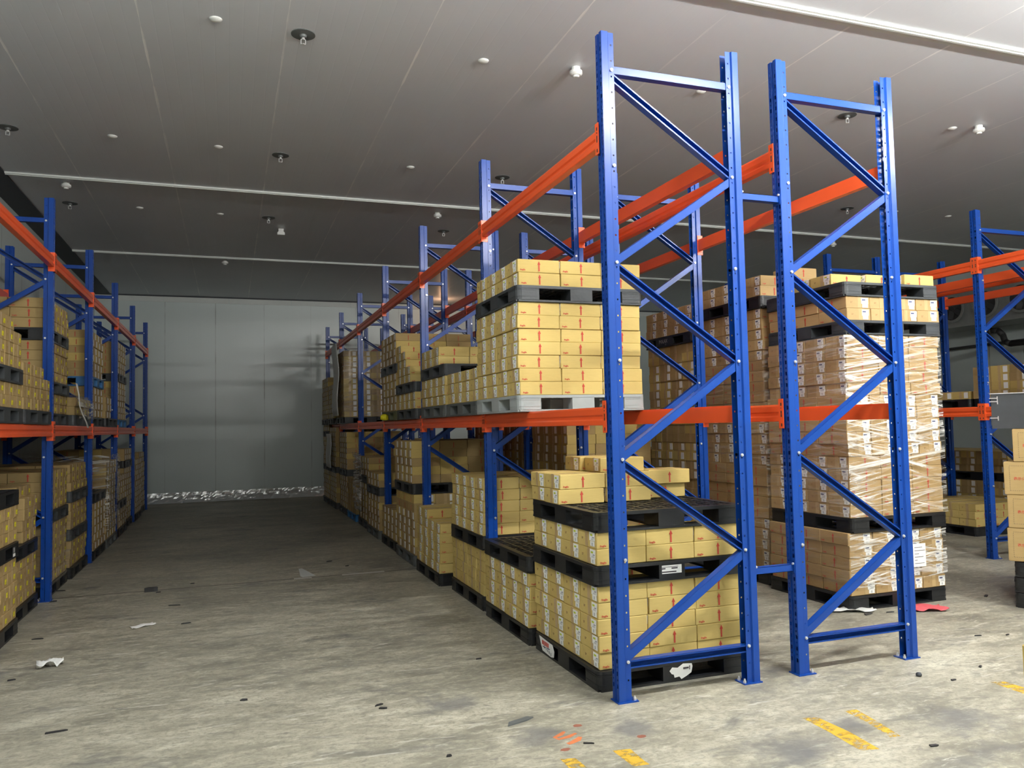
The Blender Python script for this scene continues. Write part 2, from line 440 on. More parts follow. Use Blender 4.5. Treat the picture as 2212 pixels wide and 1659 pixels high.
row(6.15, .055, 4, 'rack across the second aisle')
row(7.459, .055, 4, 'rack nearest the cooling units')
for k in range(7):                                   # ties between the two centre rows
    for z, nm in ((.695, 'lower'), (3.148, 'upper')):
        mb = MB(); p, q = (1.0, 0), (1.309, 0)
        mb.box((1.002, -.022, z-.022), (1.307, -.0195, z+.022)); mb.box((1.002, -.022, z-.022), (1.307, .02, z-.0195)); mb.box((1.002, -.022, z+.0195), (1.307, .02, z+.022))
        for x in (1.002, 1.303): mb.box((x, -.036, z-.036), (x+.004, .036, z+.036)); mb.tube((x+(.004 if x < 1.1 else 0), -.028, z+.028), (x+(.014 if x < 1.1 else -.01), -.028, z+.028), .008, 6, 1)
        o = ob('row_spacer', mb.mesh('tie', ['blue', 'zinc']), (0, k*BAY, 0))
        tag(o, 'short blue %s spacer bar tying the centre rack rows, %s pair of uprights' % (nm, ORD[k]), 'spacer bar', 'blue row spacers')

# ------------------------------------------------------------------ pallets
PH, PW = .126, 1.10
def rounded(x0, y0, x1, y1, r, corners, n=4):
    pts = []
    for k, (cx, cy, a) in enumerate(((x0+r, y0+r, PI), (x1-r, y0+r, 1.5*PI), (x1-r, y1-r, 0), (x0+r, y1-r, .5*PI))):
        if k in corners: pts += [(cx+r*math.cos(a+i*PI/2/n), cy+r*math.sin(a+i*PI/2/n)) for i in range(n+1)]
        else: pts.append(((x0, y0), (x1, y0), (x1, y1), (x0, y1))[k])
    return pts
def pallet_mesh(mat):
    mb = MB(); W = PW; r = .045
    b = [(0, .19), (.455, .645), (.91, 1.10)]
    for i, (x0, x1) in enumerate(b):                 # nine hollow-looking blocks
        for j, (y0, y1) in enumerate(b):
            c = {(0, 0): [0], (2, 0): [1], (2, 2): [2], (0, 2): [3]}.get((i, j), [])
            mb.prism(rounded(x0, y0, x1, y1, r, c), 'Z', .014, PH-.020)
            for cc in c:                             # moulded corner ribs
                sx = -.0025 if i == 0 else .0025; sy = -.0025 if j == 0 else .0025
                for z in (.040, .088, .098):
                    mb.prism(rounded(x0+sx, y0+sy, x1+sx, y1+sy, r, c), 'Z', z, z+.004)
    # top deck: rim, lattice, diagonal ribs
    zt0, zt1 = PH-.022, PH
    mb.prism(rounded(0, 0, W, .05, .045, [0, 1]), 'Z', zt0, zt1); mb.prism(rounded(0, W-.05, W, W, .045, [2, 3]), 'Z', zt0, zt1)
    mb.box((0, .05, zt0), (.05, W-.05, zt1)); mb.box((W-.05, .05, zt0), (W, W-.05, zt1))
    n = 14
    for k in range(1, n):
        a = .05+(W-.1)*k/n; wd = .016 if k % 2 else .010
        mb.box((a-wd/2, .05, zt0+.002), (a+wd/2, W-.05, zt1-.001)); mb.box((.05, a-wd/2, zt0+.004), (W-.05, a+wd/2, zt1-.002))
    for s in (-1, 1):
        for k in (-2, -1, 0, 1, 2):
            o = k*.19; p, q = (.06, .55+s*(-.49)+o), (1.04, .55+s*.49+o)
            pts = []
            for t in (0, 1):
                pass
            y0, y1 = p[1], q[1]
            def clip(px, py, qx, qy):
                t0, t1 = 0, 1
                dy = qy-py
                for lim, sg in ((.06, 1), (1.04, -1)):
                    for base, dd in ((py, dy),):
                        if sg*(base-lim) < 0: t0 = max(t0, (lim-base)/dd)
                        if sg*(base+dd-lim) < 0: t1 = min(t1, (lim-base)/dd)
                return (px+(qx-px)*t0, py+dy*t0, px+(qx-px)*t1, py+dy*t1)
            cl = clip(p[0], y0, q[0], y1); mb.bar((cl[0], cl[1], zt1-.008), (cl[2], cl[3], zt1-.008), .014, .010)
    # bottom runners
    for a0, a1 in ((0, .12), (.49, .61), (W-.12, W)):
        mb.box((a0+.004, .02, 0), (a1-.004, W-.02, .016)); mb.box((.02, a0+.004, 0), (W-.02, a1-.004, .015))
    return mb.mesh('pallet', [mat])
PAL = {c: pallet_mesh(c) for c in ('black', 'dark', 'grey', 'mid', 'bluep', 'olive')}
PNAME = {'black': 'black', 'dark': 'charcoal', 'grey': 'light grey', 'mid': 'grey', 'bluep': 'blue', 'olive': 'olive'}

# ------------------------------------------------------------------ cartons
def carton_mesh(Lx, Wy, Hz, mat, arrow=True, words=True, seed=0, tape=.10):
    """base centre at the origin; red arrows on the +-Y faces, taped ends on +-X"""
    rr = random.Random(seed); bm = bmesh.new()
    bmesh.ops.create_cube(bm, size=1)
    for v in bm.verts:
        v.co.x *= Lx; v.co.y *= Wy; v.co.z = (v.co.z+.5)*Hz
        v.co += Vector((rr.uniform(-.002, .002), rr.uniform(-.002, .002), 0))
    bmesh.ops.bevel(bm, geom=bm.edges[:], offset=.0035, segments=1, affect='EDGES')
    bm.normal_update()
    mb = MB(); mb.v = [tuple(v.co) for v in bm.verts]; bm.verts.index_update()
    mb.f = [tuple(v.index for v in f.verts) for f in bm.faces]; mb.m = [0]*len(mb.f); bm.free()
    e = .0012
    # flap seam and tape over the top and down both ends
    yo = rr.uniform(-.03, .02)
    mb.box((-Lx/2+.004, yo-.0012, Hz-.0002), (Lx/2-.004, yo+.0012, Hz+.0006), 4)
    mb.box((-Lx/2, yo-.021, Hz), (Lx/2, yo+.021, Hz+.0009), 2)
    for s in (-1, 1):
        a, b2 = sorted((s*(Lx/2-.001), s*(Lx/2+e)))
        mb.box((a, yo-.021, Hz*.06), (b2, yo+.021, Hz+.0006), 2)
    if arrow:
        for s in (-1, 1):
            y = s*(Wy/2+.0032)
            xo = rr.uniform(-.006, .006); z0, z1 = Hz*.10, Hz*.88
            P = lambda x, z: (s*-1*(x+xo), y, z)
            mb.add([P(-.0058, z0), P(.0058, z0), P(.0056, z1-.026), P(-.0056, z1-.026)], [(0, 1, 2, 3)], 1)
            mb.add([P(-.0132, z1-.028), P(.0132, z1-.028), P(0, z1)], [(0, 1, 2)], 1)
            if words:
                put_text(mb, 'fragile', .0175, lambda u, v: (-s*(-Lx/2+.022+u), y, .014+v), 1, .0006)
    for s in (-1,):
        x = -Lx/2-.0022
        for k, (w, z) in enumerate(((.022, .52), (.016, .44))):
            mb.box((x, Wy/2-.05-w, Hz*z), (x+.001, Wy/2-.05, Hz*z+.004), 3)
    return mb.mesh('carton', [mat, 'red', 'tape', 'faint', 'ink'], fix=False)
def sticker_mesh(style, seed):
    """two paper stickers on the -X end, x=0 is the carton face; centre at (0,0), z from the box base"""
    rr = random.Random(seed); mb = MB()
    def patch(y0, z0, y1, z1, mi, lift=.0018, skew=0):
        mb.add([(-lift, y0+skew, z1), (-lift, y1+skew, z1), (-lift, y1, z0), (-lift, y0, z0), (0, y0+skew, z1), (0, y1+skew, z1), (0, y1, z0), (0, y0, z0)],
               [(0, 1, 2, 3), (4, 7, 6, 5), (0, 4, 5, 1), (1, 5, 6, 2), (2, 6, 7, 3), (3, 7, 4, 0)], mi)
    sk = rr.uniform(-.004, .004); dy = rr.uniform(-.005, .005); dz = rr.uniform(-.004, .004)
    if style == 'lime' or style == 'navy' or style == 'white':
        w = .038
        patch(-w+dy, .044+dz, w+dy, .098+dz, 0, skew=sk)
        patch(-w*.8+dy-.003, .010+dz, w*.8+dy-.003, .043+dz*.5, 0, .0014, -sk)
        d = .0005
        if style == 'lime':
            patch(dy-.008, .074+dz, dy+.024, .086+dz, 1, .0018+d); patch(dy-.030, .064+dz, dy-.004, .068+dz, 2, .0018+d)
        elif style == 'navy':
            patch(dy-.008, .073+dz, dy+.030, .084+dz, 2, .0018+d); patch(dy-.030, .064+dz, dy+.020, .067+dz, 3, .0018+d); patch(dy-.032, .089+dz, dy+.028, .092+dz, 3, .0018+d)
        for k in range(3): patch(dy-.024, .049+dz+k*.0045, dy+.018-.006*k, .0508+dz+k*.0045, 3, .0018+d)
        for k in range(4): patch(dy-.010, .016+dz*.5+k*.005, dy+.008, .019+dz*.5+k*.005, 3, .0014+d)
    else:                                            # small yellow sticker
        patch(-.023+dy, .026+dz, .023+dy, .064+dz, 0, .0015, sk)
        for k in range(2): patch(dy-.011, .034+dz+k*.008, dy+.006, .037+dz+k*.008, 1, .002)
    if style == 'yellow': return mb.mesh('sticker', ['yellow', 'olive'])
    return mb.mesh('sticker', ['paper', 'green', 'navy', 'grey_print'])
STK = {s: [sticker_mesh(s, i*7+3) for i in range(5)] for s in ('lime', 'navy', 'white', 'yellow')}
DIM = dict(fragile=(.350, .264, .1025), brown=(.350, .264, .1065), yellow=(.350, .264, .1025), plain=(.350, .264, .1025))
STY = dict(fragile='lime', brown='navy', yellow='yellow', plain=None)
BOX = {}
for k, (mt, words) in dict(fragile=('card', True), brown=('brown', True), yellow=('ycard', True), plain=('card', True)).items():
    BOX[k] = [carton_mesh(*DIM[k], mt, True, words, 11*i+5) for i in range(4)]
NAME = dict(fragile='fragile_carton', brown='shade_browned_carton', yellow='yellow_stickered_carton', plain='plain_carton')
LOOK = dict(fragile='fragile-printed carton', brown='shade-browned carton', yellow='yellow-stickered carton', plain='unlabelled carton')
GROUP = dict(fragile='fragile cartons with white labels', brown='shade-browned cartons by the second aisle', yellow='cartons with small yellow stickers', plain='cartons without labels')
STUFF = MB()                                          # the far cartons, one object
def stuff_box(x, y, z, rz, d, lab):
    m = Matrix.Translation((x, y, z)) @ Matrix.Rotation(rz, 4, 'Z')
    STUFF.box((-d[0]/2, -d[1]/2, 0), (d[0]/2, d[1]/2, d[2]), R.choice((0, 0, 1)), m)
    STUFF.box((-.004, -d[1]/2-.002, d[2]*.1), (.004, d[1]/2+.002, d[2]*.75), 3, m)
    if lab: STUFF.box((-d[0]/2-.002, -.108, .014), (-d[0]/2, -.045, .094), 2, m)
    STUFF.box((-d[0]/2-.001, -.01, .005), (d[0]/2+.001, .03, d[2]+.001), 4, m)
def carton(kind, x, y, z, rz, label, sticker=True, group=None):
    v = R.randrange(4); o = ob(NAME[kind], BOX[kind][v], (x, y, z), rz+R.uniform(-.012, .012))
    tag(o, label, 'carton', group or GROUP[kind])
    st = STY[kind]
    if st and sticker:
        ob('shipping_label' if st != 'yellow' else 'sticker', R.choice(STK[st]), (-DIM[kind][0]/2-.0012, (-.076 if st != 'yellow' else -.07)+R.uniform(-.012, .012), 0), 0, o)
    return o
def pallet(c, x, y, z, label, rz=0):
    o = ob('plastic_pallet', PAL[c], (x+R.uniform(-.006, .006), y+R.uniform(-.006, .006), z), rz)
    return tag(o, label, 'pallet', 'plastic pallets')
def stack(desc, x0, y0, z, seq, side='x-', stuff=False):
    """seq: ('P', colour[, dx, dy]) or ('B', kind, layers, {o, vis, xs, ys, dx, dy, lab}); side is where the labels look"""
    mir = side == 'x+'; layer = 0; np_ = 0
    for it in seq:
        if it[0] == 'P':
            dx, dy = (it[2:] + (0, 0))[:2]
            np_ += 1
            px = x0+dx if not mir else x0-PW-dx
            pallet(it[1], px, y0+dy, z, '%s plastic pallet, %s %s' % (PNAME[it[1]], ('bottom of the' if np_ == 1 else ORD[np_-1]+' pallet up the') , desc))
            z += PH+.0015; continue
        _, kind, n, o = (*it, {})[:4]
        d = DIM[kind]; lx, wy = d[0]+.006, d[1]+.006
        or_ = o.get('o', 'x'); vis = o.get('vis', 'LF'); dx, dy = o.get('dx', 0), o.get('dy', 0)
        nx, ny = (3, 4) if or_ == 'x' else (4, 3)
        px, py = (lx, wy) if or_ == 'x' else (wy, lx)
        xs = o.get('xs', (0, nx)); ys = o.get('ys', (0, ny))
        for k in range(n):
            layer += 1; jx, jy = R.uniform(-.004, .012), R.uniform(-.003, .008)
            top = 'T' in vis and k == n-1
            for i in range(*xs):
                for j in range(*ys):
                    if not (top or ('L' in vis and i == xs[0]) or ('F' in vis and j == ys[0]) or ('R' in vis and i == xs[1]-1)): continue
                    ax = .014+dx+(i+.5)*px+jx+R.uniform(-.002, .002); ay = y0+.014+dy+(j+.5)*py+jy+R.uniform(-.002, .002)
                    X = x0+ax if not mir else x0-ax
                    rz = {('x-', 'x'): 0, ('x-', 'y'): PI/2, ('x+', 'x'): PI, ('x+', 'y'): PI/2}[(side, or_)]
                    if stuff or o.get('stuff'): stuff_box(X, ay, z, rz, d, o.get('lab', True)); continue
                    if i == xs[0] and j == ys[0]: pos = 'front aisle corner'
                    elif i == xs[0]: pos = '%s along aisle side' % ORD[j-ys[0]]
                    elif j == ys[0]: pos = '%s across the front' % ORD[i-xs[0]]
                    else: pos = 'top, row %s column %s' % (ORD[j-ys[0]], ORD[i-xs[0]])
                    lbl = '%s, %s layer, %s, %s' % (LOOK[kind], ORD[layer-1], pos, desc)
                    carton(kind, X, ay, z, rz, lbl, o.get('lab', True))
            z += d[2]+.0012
    return z
f, b, yk, p = 'fragile', 'brown', 'yellow', 'plain'
ZS = ZLO+.116
# --- centre rack, shelf
stack('shelf stack over light grey pallet', -.10, 1.325, ZS, [('P','grey'), ('B',f,7), ('P','dark',0,-.0), ('B',f,2,{'vis':'LFT','dx':.012})])
stack('stack on shelf just past second upright', -.05, 2.56, ZS, [('P','mid'), ('B',f,3,{'vis':'LT'})])
stack('shelf stack, two-high top, before third upright', -.05, 3.72, ZS, [('P','mid'), ('B',f,3), ('P','dark'), ('B',f,2,{'xs':(0,2),'ys':(1,4),'vis':'LFT'})])
stack('stepped shelf stack past third upright', -.06, 5.10, ZS, [('P','dark'), ('B',f,2,{'vis':'LF'}), ('P','dark',.0,.03), ('B',f,2,{'ys':(1,4),'vis':'LFT'}), ('B',f,2,{'ys':(2,4),'vis':'LFT'}), ('B',f,1,{'ys':(3,4),'vis':'LFT'})])
stack('tall shelf stack before fourth upright', -.06, 6.25, ZS, [('P','olive'), ('B',f,5,{'vis':'L','stuff':1}), ('P','dark'), ('B',f,4,{'vis':'LFT','stuff':1})])
stack('film-wrapped shelf stack, far bay', -.10, 11.18, ZS, [('P','black'), ('B',b,12,{'o':'y','vis':'LF','stuff':1})])
stack('stack at shelf end beside white sheet', -.12, 12.55, ZS, [('P','black'), ('B',p,7,{'vis':'LFT','stuff':1})])
stack('last shelf stack by back wall', -.12, 13.68, ZS, [('P','black'), ('B',p,9,{'vis':'LFT','stuff':1})])
# --- centre rack, floor
zt = stack('floor stack under the first bay corner', -.03, .18, 0, [('P','black'), ('B',f,5), ('P','black'), ('B',f,2), ('P','black')])
def extra(kind, x, y, z, rz, label, **k): return carton(kind, x, y, z, rz, label, **k)
hb = DIM[f][2]+.0012
n_ = 0
for lay in range(2):
    for i, (xx, yy) in enumerate(((.155, .88), (.155, 1.15), (.515, .87), (.515, 1.14), (.875, .99))):
        nm = ('front aisle-end', 'rear aisle-end', 'front middle', 'rear middle', 'far-end')[i]
        extra(f, xx+.02*(i == 4)*(lay)+R.uniform(-.01, .01), yy-.03*(i == 4)*lay, zt+lay*hb, 0, 'fragile carton, %s, %s layer on top pallet, first floor bay pile' % (nm, ('bottom', 'second')[lay]))
for i, (xx, yy) in enumerate(((.50, .93), (.46, 1.20))):
    extra(f, xx, yy, zt+2*hb, 0, 'fragile carton crowning the first floor bay pile, %s of two' % ('front', 'rear')[i])
stack('floor stack capped by an empty pallet', -.06, 1.318, 0, [('P','black'), ('B',f,4,{'vis':'LF'}), ('P','black')])
stack('floor stack behind the second upright', -.03, 2.53, 0, [('P','black'), ('B',p,4,{'vis':'LF'}), ('P','black'), ('B',f,5,{'vis':'LFT'})])
stack('low floor stack set into the aisle', -.12, 3.78, 0, [('P','black'), ('B',f,5,{'vis':'LF'}), ('B',f,1,{'xs':(0,3),'ys':(2,4),'vis':'LFT'})])
stack('floor stack at the third upright', -.10, 5.06, 0, [('P','mid'), ('B',f,5,{'vis':'L','stuff':1}), ('B',f,2,{'o':'y','stuff':1}), ('P','black',0,.08), ('B',f,5,{'dy':.12,'vis':'LFT','stuff':1})])
stack('floor stack beside the floor joint rear', -.08, 6.25, 0, [('P','black'), ('B',f,4,{'vis':'LT','stuff':1})])
q1 = {'stuff':1,'vis':'LFT'}
stack('floor stack past fourth upright', -.08, 7.56, 0, [('P','mid'), ('B',f,5,{'stuff':1}), ('P','dark'), ('B',f,2,q1), ('B',f,2,{'stuff':1,'xs':(1,3),'vis':'LFT','lab':False})])
stack('floor stack under draped film', -.04, 8.70, 0, [('P','dark'), ('B',p,6,q1), ('P','dark'), ('B',p,3,q1)])
stack('floor stack, fifth bay', -.06, 10.0, 0, [('P','bluep'), ('B',p,4,{'stuff':1,'lab':False,'vis':'LFT'}), ('B',p,2,{'stuff':1,'lab':False,'ys':(1,4),'vis':'LFT'})])
stack('floor stack, fifth bay rear', -.06, 11.15, 0, [('P','dark'), ('B',p,6,q1), ('P','dark'), ('B',p,7,q1)])
stack('floor stack, last bay', -.10, 12.5, 0, [('P','dark'), ('B',p,6,q1), ('P','dark'), ('B',p,8,q1)])
stack('floor stack, last bay rear', -.10, 13.66, 0, [('P','dark'), ('B',p,6,q1), ('P','dark'), ('B',p,6,q1), ('P','dark'), ('B',p,2,q1)])
# dark stacks deeper in the centre rack
stack('inner-row stack, second bay floor', 1.36, 3.78, 0, [('P','black'), ('B',b,7,q1), ('P','black'), ('B',b,6,q1)])
stack('inner-row stack, third bay floor', 1.36, 5.08, 0, [('P','black'), ('B',b,6,q1), ('P','black'), ('B',b,7,q1)])
stack('inner-row stack, third bay floor rear', 1.36, 6.24, 0, [('P','black'), ('B',b,8,q1), ('P','black'), ('B',b,5,q1)])
stack('inner-row stack, fourth bay floor', 1.36, 7.6, 0, [('P','black'), ('B',b,12,q1)])
stack('inner-row stack, fifth bay floor', 1.36, 10.1, 0, [('P','black'), ('B',b,12,q1)])
stack('inner-row stack, last bay floor', 1.36, 12.6, 0, [('P','black'), ('B',b,12,q1)])
# --- stacks standing in the second aisle
s1 = stack('lower part of wrapped second-aisle stack', 2.86, 1.17, 0, [('P','black'), ('B',b,5,{'o':'y'})])
s1 = stack('tall wrapped part of second-aisle stack', 2.90, 1.17, s1, [('P','black'), ('B',b,5), ('B',b,5,{'o':'y','dx':-.01}), ('B',b,5,{'dx':.02})])
s1 = stack('upper loose part of second-aisle stack', 2.94, 1.17, s1, [('P','dark'), ('B',b,2,{'o':'y','vis':'LFT'}), ('P','dark')])
extra(f, 3.86, 1.36, s1, 0, 'lone fragile carton at outer end of top pallet, wrapped second-aisle stack')
extra(f, 3.14, 1.50, s1, 0, 'fragile carton near inner end of top pallet, wrapped second-aisle stack')
extra(f, 3.50, 1.45, s1, 0, 'fragile carton mid-edge of top pallet, wrapped second-aisle stack')
extra(f, 2.75+.4, 1.77, s1, 0, 'fragile carton behind inner one on top pallet, wrapped second-aisle stack')
s2 = stack('tall second-aisle stack behind the wrapped one', 2.95, 2.36, 0, [('P','black'), ('B',b,5,{'vis':'L'}), ('B',b,5,{'o':'y','vis':'L'}), ('B',b,5,{'vis':'L'}), ('B',b,5,{'o':'y','vis':'L'}), ('B',b,5,{'vis':'LF'})])
s2 = stack('top of tall second-aisle stack', 2.95, 2.36, s2, [('P','black'), ('B',b,2,{'vis':'LFT'})])
extra(b, 3.55, 2.55, s2, 0, 'shade-browned carton alone on the summit of the tall second-aisle stack')
nl = {'stuff':1,'vis':'L','lab':False}
s3 = stack('third second-aisle stack', 2.95, 3.62, 0, [('P','black'), ('B',b,8,nl), ('B',b,4,{'stuff':1,'vis':'L'}), ('B',b,3,nl), ('B',b,6,{'stuff':1,'vis':'L'}), ('B',b,2,nl)])
s3 = stack('top of third second-aisle stack, lettered pallet', 2.93, 3.62, s3, [('P','black'), ('B',b,3,{'vis':'LT'})])
PZ3 = s3-3*(DIM[b][2]+.0012)-PH
stack('second-aisle stack, fourth', 2.95, 4.85, 0, [('P','black'), ('B',b,11,{'stuff':1,'vis':'LT','lab':False})])
stack('second-aisle stack, fifth', 2.95, 6.1, 0, [('P','black'), ('B',b,9,{'stuff':1,'vis':'LT'})])
# --- rack by the side wall, shelf
stack('nearer shelf stack, wall rack', -3.85, 2.41, ZS, [('P','dark'), ('B',yk,2,{'vis':'L'}), ('P','dark'), ('B',yk,3,{'vis':'L'}), ('B',yk,1,{'ys':(0,3),'vis':'LT'})], 'x+')
stack('stepped shelf stack, wall rack', -3.85, 3.55, ZS, [('P','dark'), ('B',yk,3,{'vis':'L'}), ('B',yk,1,{'ys':(0,3),'vis':'LFT'})], 'x+')
stack('three-pallet shelf stack, wall rack', -3.92, 4.88, ZS, [('P','dark'), ('B',yk,2), ('P','dark'), ('B',yk,4,{}), ('P','black'), ('B',yk,3,{'vis':'LFT'})], 'x+')
stack('film-draped shelf stack, wall rack', -3.87, 6.12, ZS, [('P','dark'), ('B',yk,2,{'vis':'LFT'})], 'x+')
stack('shelf stack over a blue pallet, wall rack', -3.90, 7.40, ZS, [('P','black'), ('B',yk,4,{'vis':'L','stuff':1}), ('P','bluep'), ('B',yk,6,{'vis':'LFT','stuff':1})], 'x+')
stack('low far shelf stack, wall rack', -3.86, 8.56, ZS, [('P','black'), ('B',yk,2,{'stuff':1,'vis':'LFT','ys':(0,2)}), ('B',yk,1,{'stuff':1,'vis':'LFT','ys':(0,2)})], 'x+')
stack('far shelf stack, wall rack', -3.87, 9.85, ZS, [('P','bluep'), ('B',yk,6,q1), ('P','black'), ('B',yk,5,q1)], 'x+')
# --- rack by the side wall, floor
stack('nearest floor stack, wall rack', -3.87, 2.41, 0, [('P','black'), ('B',yk,5,{'vis':'L'}), ('P','black'), ('B',yk,3,{'vis':'LF'}), ('P','black'), ('B',yk,1,{'vis':'LT','xs':(1,3)})], 'x+')
stack('brown floor stack before second wall-rack upright', -3.96, 3.58, 0, [('P','black'), ('B',yk,4,{'vis':'L'}), ('P','black'), ('B',yk,4,{'vis':'LF','ys':(2,4)}), ('B',yk,1,{'vis':'LFT','ys':(2,4),'dx':.05})], 'x+')
stack('film-covered floor stack, wall rack', -3.92, 4.88, 0, [('P','black'), ('B',yk,6,{'vis':'L'}), ('P','dark'), ('B',yk,4,{'vis':'LFT'})], 'x+')
stack('floor stack of four pallets, wall rack', -3.90, 6.08, 0, [('P','black'), ('B',yk,3,{'vis':'L'}), ('P','dark'), ('B',yk,3,{'vis':'L'}), ('P','dark'), ('B',yk,3,{'vis':'LFT'})], 'x+')
stack('far floor stack, wall rack', -3.86, 7.40, 0, [('P','black'), ('B',yk,6,q1), ('P','black')], 'x+')
stack('film-wrapped far floor stack, wall rack', -3.86, 8.56, 0, [('P','mid'), ('B',yk,11,q1)], 'x+')
stack('far floor stack, fourth wall-rack bay', -3.86, 9.87, 0, [('P','black'), ('B',yk,3,q1), ('P','black'), ('B',yk,4,q1)], 'x+')
stack('far floor stack, fourth wall-rack bay rear', -3.90, 11.05, 0, [('P','black'), ('B',yk,9,q1), ('P','black'), ('B',yk,2,q1)], 'x+')
stack('last floor stack, wall rack', -3.86, 12.35, 0, [('P','black'), ('B',yk,10,q1)], 'x+')
stack('last floor stack, wall rack rear', -3.90, 13.5, 0, [('P','black'), ('B',yk,11,q1)], 'x+')
# --- rack across the second aisle
stack('low stack on floor across second aisle', 7.50, 3.83, 0, [('P','black'), ('B',p,3,{'vis':'LFT'})])
stack('far stack across the second aisle', 8.75, 4.3, 0, [('P','black'), ('B',b,5,q1), ('P','black'), ('B',b,3,q1)])
stack('far stack across the second aisle, rear', 8.75, 5.45, 0, [('P','black'), ('B',b,5,q1), ('P','black'), ('B',b,3,q1)])
stack('shelf stack across second aisle', 7.46, 3.80, ZS, [('P','black'), ('B',b,1,q1)])
stack('taller shelf stack across second aisle', 7.46, 2.65, ZS, [('P','black'), ('B',b,4,q1)])
# --- pile at the very edge, near the camera
stack('pile near the yellow floor dashes', .118, -3.62, 0, [('P','black'), ('B',f,8,{'vis':'L','xs':(0,2)})])
o = ob('distant_cartons', STUFF.mesh('cartons', ['ycard', 'card', 'paper', 'red', 'tape']))
tag(o, 'rows of cardboard cartons piled in the dim far bays', 'cartons', kind='stuff')

# ------------------------------------------------------------------ big cartons printed in Japanese, on a pile of empty pallets
JX, JY = 4.215, .755
JA = math.radians(-64)
def jp(u, v): return (JX+u*math.cos(JA)-v*math.sin(JA), JY+u*math.sin(JA)+v*math.cos(JA))
for k in range(3): pallet('black', *jp(.03, .0), k*(PH+.006), 'empty black pallet under the big red-lettered cartons, %s of three from the floor' % ORD[k], JA)
JL, JW, JH = .44, .34, .285
mb = MB(); bm = bmesh.new(); bmesh.ops.create_cube(bm, size=1)
for v in bm.verts: v.co = Vector((v.co.x*JL, v.co.y*JW, (v.co.z+.5)*JH))
bmesh.ops.bevel(bm, geom=bm.edges[:], offset=.005, segments=2, affect='EDGES'); bm.verts.index_update()
mb.v = [tuple(v.co) for v in bm.verts]; mb.f = [tuple(v.index for v in fc.verts) for fc in bm.faces]; mb.m = [0]*len(mb.f); bm.free()
for s in (-1, 1):
    y = s*(JW/2+.0008)
    for a, b2, axis in ((-.175, .175, 0),):
        n = 22
        for k in range(n):
            x0 = -.175+.35*k/n
            for z in (.035, JH-.035): mb.add([(x0, y, z), (x0+.010, y, z), (x0+.010, y, z+.0022), (x0, y, z+.0022)], [(0, 1, 2, 3)], 2)
        for k in range(13):
            z0 = .035+.215*k/13
            for x in (-.177, .175): mb.add([(x, y, z0), (x+.0022, y, z0), (x+.0022, y, z0+.010), (x, y, z0+.010)], [(0, 1, 2, 3)], 2)
    put_text(mb, '表示シール', .030, lambda u, v: (-s*(-.147+u), y, .130+v), 1, .0004)
mb.box((-JL/2, -.025, JH-.0003), (JL/2, .025, JH+.001), 3)
JBOX = mb.mesh('jbox', ['ycard', 'red', 'ink', 'tape'], fix=False)
jz = 3*(PH+.006)+.002
for k in range(4):
    for i in range(2):
        for j in range(2):
            o = ob('printed_carton', JBOX, (*jp(JL/2+(.0, .012, -.004, .075)[k]+i*(JL+.008), JW/2+.005+j*(JW+.01)), jz+k*(JH+.002)), JA+R.uniform(-.012, .012))
            tag(o, 'big red-lettered carton, %s layer, %s, above the pile of empty pallets' % (ORD[k], ('inner corner', 'second column')[i] + ('' if j == 0 else ' rear')), 'carton', 'big cartons with red lettering')
# dark folding crate lying on top of them
cz = jz+4*(JH+.002)+.002
cr_ = bpy.data.objects.new('folding_crate', None); COL.objects.link(cr_); cr_.location = (*jp(-.075, .01), cz); cr_.rotation_euler = (0, 0, JA)
tag(cr_, 'dark grey crate with metal latches lying on the big red-lettered cartons', 'crate')
mb = MB(); W_, D_, H_ = .95, .62, .305
mb.box((0, 0, 0), (W_, .02, H_)); mb.box((0, D_-.02, 0), (W_, D_, H_)); mb.box((0, .02, 0), (.02, D_-.02, H_)); mb.box((W_-.02, .02, 0), (W_, D_-.02, H_)); mb.box((.02, .02, 0), (W_-.02, D_-.02, .02))
ob('body', mb.mesh('crate', ['dark']), parent=cr_)
mb = MB(); mb.box((-.008, -.008, H_), (W_+.008, D_+.008, H_+.008)); ob('rim', mb.mesh('rim', ['zinc']), parent=cr_)
for z in (.09, .235, .265):
    mb = MB(); mb.box((-.012, -.006, z), (.055, .0, z+.007)); mb.box((.048, -.006, z-.02), (.055, 0, z+.02)); ob('latch', mb.mesh('latch', ['zinc']), parent=cr_)

# ------------------------------------------------------------------ stickers and lettering on pallets
def sticker(name, parent_xyz, me, label, cat): return tag(ob(name, me, parent_xyz), label, cat)
def pal_at(x, y, z):
    best = None
    for o in COL.objects:
        if o.name.startswith('plastic_pallet'):
            d = (o.location - Vector((x, y, z))).length
            if best is None or d < best[0]: best = (d, o)
    return best[1]
def decal(pal, name, mb, mats, label=None):
    o = ob(name, mb.mesh(name, mats), parent=pal)
    if label: o['label'] = label
